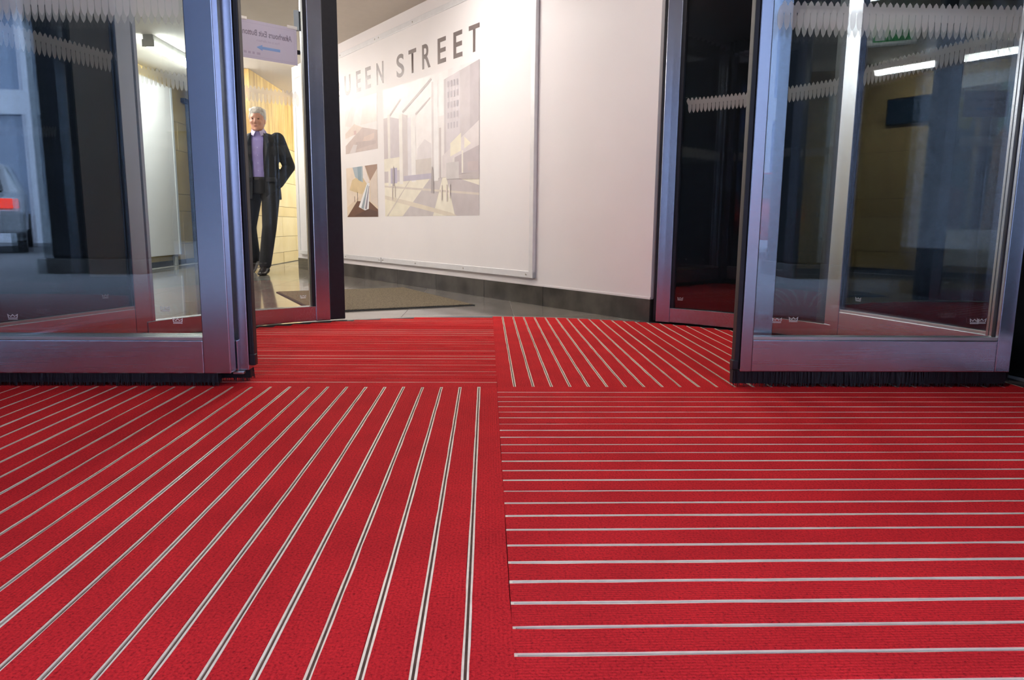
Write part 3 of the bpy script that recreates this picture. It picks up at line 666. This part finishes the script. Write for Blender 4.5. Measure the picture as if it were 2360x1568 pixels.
# grey door mat in the lobby
A_ = Vector((-0.07, 4.345)); u_ = Vector((-0.43, 0.903)); v_ = Vector((-0.903, -0.43))
c4 = [A_, A_ + u_ * 1.30, A_ + u_ * 1.30 + v_ * 0.95, A_ + v_ * 0.95]
gm = thing('floor_mat', 'grey brown fibre mat lying on the lobby tiles by the white wall', 'mat', (A_.x, A_.y, -0.004))
ctr = sum(c4, Vector((0, 0))) / 4
MB().prism([((q - ctr) * 0.975 + ctr - A_)[:] for q in c4], 0, 0.009).build('pile', M['greymat'], gm, bevel=0.002)
MB().prism([(q - A_)[:] for q in c4], 0, 0.005).build('rubber_edge', M['joint'], gm)
# taped paper sign on the left drum glass, printed side to the lobby
a0 = 45.0; a1 = 35.1
q0 = Vector(on_drum(a0, RI + 0.0195, 0)); q1 = Vector(on_drum(a1, RI + 0.0195, 0)); dq = q1 - q0
ps = thing('paper_sign', 'white paper sign Afterhours Exit Button taped to the left curved glass, seen from behind', 'sign', (CX + q0.x, CY + q0.y, 0), math.atan2(dq.y, dq.x))
PW = dq.length; PZ0, PZ1 = 1.207, 1.371
paper = film_mat('thin_paper', (0.72, 0.69, 0.80), 0.88)
MB().box(0.0, PW, -0.0012, 0.0, PZ0, PZ1).build('sheet', paper, ps)
pink = basic('sign_grey_print', (0.30, 0.28, 0.36), 0.6, var=0.1); pblue = basic('sign_blue_print', (0.30, 0.50, 0.85), 0.6, var=0.05); pline = basic('sign_rule_print', (0.50, 0.45, 0.58), 0.6, var=0.05)
inst('lettering', fit_mesh(text_mesh('Afterhours Exit Button', pink, 0.03, 0.0006), 0.022, PW - 0.025, PZ0 + 0.100, PZ0 + 0.126, -0.0016, mirror=True), ps)
inst('lettering', fit_mesh(text_mesh('Press to exit afterhours', pline, 0.02), 0.085, PW - 0.085, PZ0 + 0.077, PZ0 + 0.088, -0.0016, mirror=True), ps)
mb = MB(); y_ = -0.0016; za = PZ0 + 0.052; w_ = PW
mb.add([(w_ * .30, y_, za), (w_ * .40, y_, za + 0.013), (w_ * .40, y_, za + 0.006), (w_ * .70, y_, za + 0.006), (w_ * .70, y_, za - 0.006), (w_ * .40, y_, za - 0.006), (w_ * .40, y_, za - 0.013)], [tuple(range(7))])
mb.build('arrow', pblue, ps)
mb = MB()
for (x0, x1, z0, z1) in ((.012, PW - .012, .010, .0108), (.012, PW - .012, .150, .1508), (.012, .0128, .010, .1508), (PW - .0128, PW - .012, .010, .1508)):
    mb.add([(x0, y_, PZ0 + z0), (x1, y_, PZ0 + z0), (x1, y_, PZ0 + z1), (x0, y_, PZ0 + z1)], [(0, 1, 2, 3)])
mb.build('border_line', pline, ps)
mb = MB()
for k, w in enumerate((0.014, 0.012, 0.010, 0.016)):
    x = 0.024 + k * 0.02; mb.add([(x, y_, PZ0 + .020), (x + w, y_, PZ0 + .020), (x + w, y_, PZ0 + .030), (x, y_, PZ0 + .030)], [(0, 1, 2, 3)])
mb.build('small_marks', pline, ps)
tape = film_mat('white_tape', (0.95, 0.93, 0.90), 0.8)
MB().box(-0.006, 0.045, -0.0022, -0.0012, PZ1 - 0.006, PZ1 + 0.010).build('tape', tape, ps)
MB().box(PW - 0.045, PW + 0.003, -0.0022, -0.0012, PZ1 - 0.006, PZ1 + 0.009).build('tape', tape, ps)

# ================================================================== STREET BEHIND THE CAMERA (seen in the glass)
def building(label, x0, x1, y, h, wallc, rows, cols, depth=6.0, wl_=None):
    T = thing('street_building', label, 'building', ((x0 + x1) / 2, y, 0), 0, 'buildings across the street')
    W = x1 - x0
    MB().box(-W / 2, W / 2, -depth, -0.25, -0.006, h).build('wall', basic('facade_' + str(len(pal) + int(x0 * 10)), wallc, 0.8, var=0.1), T)
    gm_ = basic('facade_glass_%d' % int(x0 * 10), wl_ or (0.03, 0.05, 0.09), 0.08, spec=0.9)
    pm_ = basic('facade_pier_%d' % int(x0 * 10), tuple(min(1, c * 1.1) for c in wallc), 0.8, var=0.1)
    fh = h / rows; cw = W / cols
    pier = MB().box(-0.12, 0.12, -0.25, 0.0, 0, h).mesh('pier', pm_)
    band = MB().box(-W / 2, W / 2, -0.25, -0.03, 0, 0.5).mesh('floor_band', pm_)
    pane = MB().box(-cw / 2 + 0.12, cw / 2 - 0.12, -0.26, -0.20, 0.5, fh).mesh('window', gm_)
    for i in range(cols + 1): inst('pier', pier, T, (-W / 2 + i * cw, 0, 0))
    for j in range(rows): inst('floor_band', band, T, (0, 0, j * fh))
    for i in range(cols):
        for j in range(rows): inst('window', pane, T, (-W / 2 + (i + 0.5) * cw, 0, j * fh))
building('pale office block across the street mirrored in the left door glass', -16.0, -8.6, -12.0, 11.0, (0.72, 0.74, 0.80), 4, 6, wl_=(0.25, 0.32, 0.45))
building('dark glass block across the street', -8.4, 2.5, -15.0, 14.0, (0.10, 0.11, 0.13), 5, 7)
building('pale stone block across the street mirrored in the right door glass', 6.6, 16.0, -13.0, 12.0, (0.55, 0.58, 0.66), 4, 7, wl_=(0.10, 0.18, 0.40))
for x0, x1, l in ((-4.12, -3.25, 'dark entrance pillar outside on the left'), (3.0, 4.2, 'dark entrance pillar outside on the right')):
    T = thing('street_pillar', l, 'pillar', ((x0 + x1) / 2, -3.0, -0.006), 0, 'dark pillars outside the entrance')
    w = (x1 - x0) / 2
    MB().box(-w, w, -0.4, 0.4, 0.14, 3.4).build('shaft', M['dark_wall'], T, bevel=0.02)
    MB().box(-w - 0.04, w + 0.04, -0.44, 0.44, 0, 0.14).build('plinth', M['base_stone'], T, bevel=0.01)

def car(label, loc, rz, paint):
    T = thing('parked_car', label, 'car', loc, rz, 'cars in the street')
    prof = [(-2.1, .30), (-2.12, .62), (-2.0, .82), (-1.55, .90), (-1.05, 1.36), (0.35, 1.40), (1.0, .95), (1.85, .80), (2.08, .58), (2.08, .30)]
    n = len(prof); vs_ = []
    for sy in (-1, 1):
        for (x, z) in prof: vs_.append((x, sy * (0.86 if z < 1.0 else 0.66), z))
    MB().add(vs_, [tuple(range(n)), tuple(range(2 * n - 1, n - 1, -1))] + [(i, n + i, n + (i + 1) % n, (i + 1) % n) for i in range(n)]).build('body', paint, T, bevel=0.05)
    dk = M['glass_dark']
    for sy in (-1, 1):
        MB().add([(-1.35, sy * .835, .98), (0.80, sy * .835, .98), (0.30, sy * .70, 1.32), (-1.02, sy * .70, 1.30)], [(0, 1, 2, 3)]).build('side_window', dk, T)
        for x in (-1.35, 1.35):
            MB().tube((x, sy * .70, .30), (x, sy * .89, .30), .31, 20).build('wheel', M['rubber'], T)
        MB().box(-2.14, -2.05, sy * .66 - .12, sy * .66 + .12, .66, .80).build('tail_lamp', M['tail'], T, bevel=0.01)
        MB().box(2.0, 2.10, sy * .62 - .14, sy * .62 + .14, .60, .72).build('headlamp', M['alu_frame'], T, bevel=0.01)
    MB().add([(-1.60, -.66, .93), (-1.60, .66, .93), (-1.12, .58, 1.33), (-1.12, -.58, 1.33)], [(0, 1, 2, 3)]).build('rear_window', dk, T)
M['glass_dark'] = basic('dark_car_glass', (0.01, 0.012, 0.015), 0.05, spec=0.8)
M['tail'] = basic('red_tail_lamp', (0.5, 0.01, 0.01), 0.3, emit=(1.0, 0.05, 0.02), es=4.0)
car('red car in the street mirrored on the right door leaf', (5.2, -8.2, 0), R(-62), basic('red_car_paint', (0.55, 0.02, 0.02), 0.25, var=0.05))
car('silver car in the street mirrored in the left door glass', (-8.6, -8.0, 0), R(-120), basic('silver_car_paint', (0.5, 0.52, 0.55), 0.25, metal=0.5, var=0.05))

# ================================================================== WALKING MAN
def solid(mb, name, mat, parent, voxel, smooth_it=6, decim=None):
    """fuse overlapping closed shapes into one continuous surface"""
    o = mb.build(name, mat, None)
    r_ = o.modifiers.new('remesh', 'REMESH'); r_.mode = 'VOXEL'; r_.voxel_size = voxel; r_.use_smooth_shade = True
    s_ = o.modifiers.new('smooth', 'SMOOTH'); s_.iterations = smooth_it; s_.factor = 0.5
    dg = bpy.context.evaluated_depsgraph_get(); dg.update()
    me = bpy.data.meshes.new_from_object(o.evaluated_get(dg)); bpy.data.objects.remove(o)
    me.materials.clear(); me.materials.append(mat)
    for p in me.polygons: p.use_smooth = True
    q = bpy.data.objects.new(name, me); col.objects.link(q); q.parent = parent; return q
def limb(mb, pts, n=14):
    """pts: (x, y, z, r) joints; capped tapering limb"""
    for k in range(len(pts) - 1):
        a, b = pts[k], pts[k + 1]
        mb.tube(a[:3], b[:3], a[3], n, r1=b[3])
    for a in pts: mb.ball(a[:3], a[3], n=12, k=8)
def ringz(x, y, z, rx, ry): return ((x, y, z), (rx, 0, 0), (0, ry, 0))
man = thing('person', 'grey haired man in dark suit and lavender shirt walking behind the left glass', 'person', (-2.165, 7.12, -0.004), R(4))
man.scale = (0.885,) * 3
skin = basic('skin', (0.62, 0.30, 0.20), 0.5, var=0.12, vscale=14)
suit = basic('charcoal_suit_wool', (0.018, 0.019, 0.022), 0.85, var=0.25, vscale=60, bump=0.2, bscale=120)
trous = basic('black_trouser_wool', (0.013, 0.013, 0.016), 0.85, var=0.25, vscale=60)
shirtm = basic('lavender_shirt', (0.36, 0.30, 0.66), 0.7, var=0.12, vscale=18)
hairm = basic('white_grey_hair', (0.70, 0.66, 0.60), 0.7, c2=(0.45, 0.42, 0.38), vscale=60, stretch=(1, 1, 0.3), bump=0.5, bscale=90)
shoem = basic('dark_leather', (0.02, 0.017, 0.015), 0.25, var=0.2)
# joints: his left side is image right (+x)
HL, KL, AL = (0.095, -0.01, 0.92), (0.105, -0.20, 0.50), (0.045, -0.22, 0.09)      # leading leg
HR, KR, AR = (-0.095, 0.01, 0.92), (-0.15, -0.02, 0.50), (-0.185, 0.30, 0.13)     # trailing leg
SL, EL_, WL_ = (0.205, 0.0, 1.44), (0.285, 0.06, 1.16), (0.165, -0.03, 0.965)     # hand in pocket
SR, ER, WR = (-0.205, 0.0, 1.44), (-0.262, 0.04, 1.15), (-0.245, -0.09, 0.90)
HD = Vector((-0.005, -0.045, 1.625))
# body: one continuous figure
mb = MB()
mb.loft([ringz(0, 0, .90, .14, .10), ringz(0, 0, 1.00, .15, .105), ringz(0, 0, 1.12, .14, .10), ringz(0, 0, 1.28, .165, .11), ringz(0, 0, 1.42, .18, .10), ringz(0, -.005, 1.48, .10, .075)], 20)
limb(mb, [(*SL, .055), (*EL_, .042), (*WL_, .030)]); limb(mb, [(*SR, .055), (*ER, .042), (*WR, .030)])
limb(mb, [(*HL, .085), (*KL, .058), (*AL, .042)]); limb(mb, [(*HR, .085), (*KR, .058), (*AR, .042)])
limb(mb, [(0, 0, 1.46, .060), (0, -.02, 1.55, .055)])
mb.loft([((HD.x, HD.y - .020, 1.515), (.038, 0, 0), (0, .045, 0)), ((HD.x, HD.y - .015, 1.53), (.055, 0, 0), (0, .068, 0)), ((HD.x, HD.y - .005, 1.57), (.066, 0, 0), (0, .085, 0)),
         ((HD.x, HD.y, 1.62), (.074, 0, 0), (0, .095, 0)), ((HD.x, HD.y + .005, 1.67), (.075, 0, 0), (0, .096, 0)), ((HD.x, HD.y + .01, 1.71), (.066, 0, 0), (0, .084, 0)), ((HD.x, HD.y + .012, 1.74), (.035, 0, 0), (0, .045, 0))], 20)
mb.loft([((HD.x, HD.y - .085, 1.645), (.008, 0, 0), (0, .012, 0)), ((HD.x, HD.y - .100, 1.615), (.011, 0, 0), (0, .015, 0)), ((HD.x, HD.y - .106, 1.594), (.016, 0, 0), (0, .014, 0)), ((HD.x, HD.y - .09, 1.584), (.012, 0, 0), (0, .01, 0))], 10)
for sx in (-1, 1):
    mb.ball((HD.x + sx * .076, HD.y + .012, 1.62), (.010, .020, .032)); mb.ball((HD.x + sx * .030, HD.y - .083, 1.650), (.024, .012, .008))
    mb.ball((HD.x + sx * .036, HD.y - .068, 1.60), (.024, .022, .022))
mb.ball((HD.x, HD.y - .084, 1.562), (.022, .012, .006)); mb.ball((HD.x, HD.y - .078, 1.528), (.022, .018, .014))
# right hand, relaxed: palm, four unequal curled fingers, thumb from the side of the palm
wr = Vector(WR); mb.loft([(wr + Vector((0, -.005, .01)), (.018, 0, 0), (0, .026, 0)), (wr + Vector((0, -.01, -.03)), (.015, 0, 0), (0, .036, 0)), (wr + Vector((.004, -.015, -.085)), (.014, 0, 0), (0, .040, 0))], 12)
for k, (dy, L) in enumerate(((-.046, .072), (-.024, .082), (-.002, .076), (.018, .060))):
    b = wr + Vector((.004, dy, -.085)); limb(mb, [(*b, .0095), (*(b + Vector((.008, -.004, -L * .5))), .009), (*(b + Vector((.026, -.006, -L * .92))), .0075)], 8)
b = wr + Vector((.004, -.036, -.030)); limb(mb, [(*b, .012), (*(b + Vector((.014, -.026, -.028))), .0105), (*(b + Vector((.022, -.032, -.060))), .0085)], 8)
# left hand (inside the pocket)
wl2 = Vector(WL_); mb.loft([(wl2, (.018, 0, 0), (0, .026, 0)), (wl2 + Vector((-.01, -.01, -.05)), (.015, 0, 0), (0, .034, 0)), (wl2 + Vector((-.02, -.015, -.10)), (.014, 0, 0), (0, .034, 0))], 12)
for A0 in (AL, AR):
    a = Vector(A0); limb(mb, [(*a, .036), (*(a + Vector((0, -.02, -.04))), .028), (*(a + Vector((0, -.08, -.058))), .016)], 10)
solid(mb, 'body', skin, man, 0.0075, 3)
# eyes and brows
eyem = basic('eye', (0.05, 0.04, 0.035), 0.3)
for sx in (-1, 1): MB().ball((HD.x + sx * .030, HD.y - .087, 1.634), (.011, .006, .0055)).build('eye', eyem, man, smooth=True)
MB().ball((HD.x, HD.y - .0945, 1.561), (.020, .004, .0035)).build('mouth', basic('lip', (0.40, 0.13, 0.11), 0.5), man, smooth=True)
# hair: cap over crown, sides and back, forehead free
mb = MB()
mb.loft([((HD.x, HD.y + .055, 1.57), (.058, 0, 0), (0, .042, 0)), ((HD.x, HD.y + .042, 1.63), (.080, 0, 0), (0, .068, 0)), ((HD.x, HD.y + .022, 1.69), (.086, 0, 0), (0, .098, 0)), ((HD.x, HD.y + .010, 1.735), (.074, 0, 0), (0, .092, 0)), ((HD.x, HD.y + .012, 1.765), (.045, 0, 0), (0, .058, 0))], 22)
for k in range(26):
    a = 2 * math.pi * k / 26; mb.ball((HD.x + .068 * math.cos(a), HD.y + .015 + .082 * math.sin(a), 1.705 + random.uniform(-.02, .03)), (.020, .022, .022), n=8, k=6)
for sx in (-1, 1): mb.ball((HD.x + sx * .074, HD.y + .0, 1.665), (.014, .032, .034))
solid(mb, 'hair', hairm, man, 0.007, 2)
# shirt with collar
sh = MB(); sh.loft([ringz(0, -.002, .94, .138, .098), ringz(0, -.004, 1.02, .150, .110), ringz(0, -.008, 1.10, .150, .114), ringz(0, -.008, 1.28, .172, .121), ringz(0, -.004, 1.42, .178, .108), ringz(0, -.004, 1.485, .088, .076), ringz(0, -.015, 1.535, .066, .064)], 22)
so = solid(sh, 'shirt', shirtm, man, 0.009, 2)
colm = basic('pale_lavender_collar', (0.62, 0.56, 0.80), 0.7, var=0.05)
for sx in (-1, 1):
    c = MB(); c.add([(sx * .012, -.088, 1.530), (sx * .062, -.055, 1.545), (sx * .080, -.075, 1.485), (sx * .040, -.112, 1.462), (sx * .014, -.082, 1.524), (sx * .060, -.049, 1.539), (sx * .078, -.069, 1.480), (sx * .040, -.104, 1.458)],
      [(0, 1, 2, 3), (7, 6, 5, 4), (0, 4, 5, 1), (1, 5, 6, 2), (2, 6, 7, 3), (3, 7, 4, 0)]); c.build('collar_flap', colm, so)
for z in (1.42, 1.34, 1.26, 1.18, 1.10): MB().ball((0, -.133 + abs(1.28 - z) * .05, z), (.005, .003, .005), n=8, k=5).build('button', colm, so)
# trousers
tr = MB()
tr.loft([ringz(0, 0, .86, .165, .115), ringz(0, 0, .93, .168, .120), ringz(0, 0, 1.02, .160, .116)], 22)
limb(tr, [(HL[0], HL[1], .88, .100), (KL[0], KL[1] + .005, KL[2], .076), (AL[0], AL[1] + .012, AL[2] + .02, .066)])
limb(tr, [(HR[0], HR[1], .88, .100), (KR[0], KR[1] + .005, KR[2], .076), (AR[0], AR[1] + .0, AR[2] + .03, .066)])
to = solid(tr, 'trousers', trous, man, 0.010, 4)
MB().loft([ringz(0, -.002, 1.005, .166, .121), ringz(0, -.002, 1.035, .166, .121)], 24).build('belt', shoem, to)
# jacket: torso shell open at the front, lapels, sleeves
jk = MB()
n = 26
for side in (-1, 1):
    rows = []
    for (z, rx, ry, gap, flare) in ((.80, .205, .150, .075, 0), (.90, .200, .148, .066, 0), (1.04, .188, .142, .060, 0), (1.18, .188, .142, .062, 0), (1.30, .205, .145, .072, 0), (1.40, .216, .138, .078, 0), (1.46, .195, .115, .074, 0), (1.50, .105, .092, .062, 0)):
        row = []
        for k in range(13):
            # from front opening edge round the side to the middle of the back
            a0_ = math.acos(min(.98, gap / rx)) ; a = -a0_ + (math.pi / 2 + a0_) * k / 12
            x = rx * math.cos(a); y = ry * math.sin(a)
            row.append((side * x, y, z))
        rows.append(row)
    thick = .012; vs_ = []; fs_ = []
    for row in rows:
        for (x, y, z) in row: vs_.append((x, y, z))
    nn = len(vs_)
    for row in rows:
        for (x, y, z) in row:
            l = math.hypot(x, y); vs_.append((x * (1 - thick / l), y * (1 - thick / l), z))
    W_ = 13; H_ = len(rows)
    for j in range(H_ - 1):
        for k in range(W_ - 1):
            q = (j * W_ + k, j * W_ + k + 1, (j + 1) * W_ + k + 1, (j + 1) * W_ + k)
            fs_.append(q); fs_.append(tuple(nn + i for i in q[::-1]))
    for j in range(H_ - 1):
        fs_.append((j * W_, (j + 1) * W_, nn + (j + 1) * W_, nn + j * W_)); fs_.append((j * W_ + W_ - 1, nn + j * W_ + W_ - 1, nn + (j + 1) * W_ + W_ - 1, (j + 1) * W_ + W_ - 1))
    for k in range(W_ - 1):
        fs_.append((k, nn + k, nn + k + 1, k + 1)); b_ = (H_ - 1) * W_; fs_.append((b_ + k, b_ + k + 1, nn + b_ + k + 1, nn + b_ + k))
    if side < 0: fs_ = [f[::-1] for f in fs_]
    jk.add(vs_, fs_)
limb(jk, [(SL[0] - .02, SL[1], SL[2] - .005, .080), (EL_[0], EL_[1], EL_[2], .066), (WL_[0] + .02, WL_[1] - .01, WL_[2] + .01, .056)])
limb(jk, [(SR[0] + .02, SR[1], SR[2] - .005, .080), (ER[0], ER[1], ER[2], .066), (WR[0], WR[1] + .01, WR[2] + .045, .052)])
jo = solid(jk, 'jacket', suit, man, 0.0065, 3)
for sx in (-1, 1):
    l = MB(); P_ = [(sx * .066, -.104, 1.500), (sx * .128, -.128, 1.400), (sx * .100, -.142, 1.375), (sx * .108, -.150, 1.340), (sx * .060, -.150, 1.090), (sx * .060, -.138, 1.30)]
    l.add(P_ + [(x, y + .008, z) for x, y, z in P_], [tuple(range(6)), tuple(range(11, 5, -1))] + [(i, (i + 1) % 6, 6 + (i + 1) % 6, 6 + i) for i in range(6)])
    l.build('lapel', suit, jo)
    MB().box(sx * .135 - .055, sx * .135 + .055, -.142, -.122, .985, 1.03).build('pocket_flap', suit, jo, bevel=0.004)
# shoes
for A0, tilt in ((AL, 0.0), (AR, 0.35)):
    a = Vector(A0); s_ = MB()
    def sp(dy, dz, rx, rz):
        c, t = math.cos(tilt), math.sin(tilt); y_ = dy; z_ = dz
        return ((a.x, a.y + y_ * c + z_ * t, a.z + z_ * c - y_ * t * -1), (rx, 0, 0), (0, 0, rz))
    s_.loft([sp(.065, -.055, .020, .020), sp(.055, -.044, .040, .044), sp(.0, -.036, .050, .056), sp(-.06, -.050, .050, .042), sp(-.13, -.066, .048, .026), sp(-.19, -.070, .038, .021), sp(-.215, -.073, .018, .014)], 14)
    solid(s_, 'shoe', shoem, man, 0.007, 2)

# ------------------------------------------------------------------ to metres
for o in list(scene.objects):
    if o.parent is None and o.type != 'CAMERA':
        o.location = o.location * S; o.scale = o.scale * S
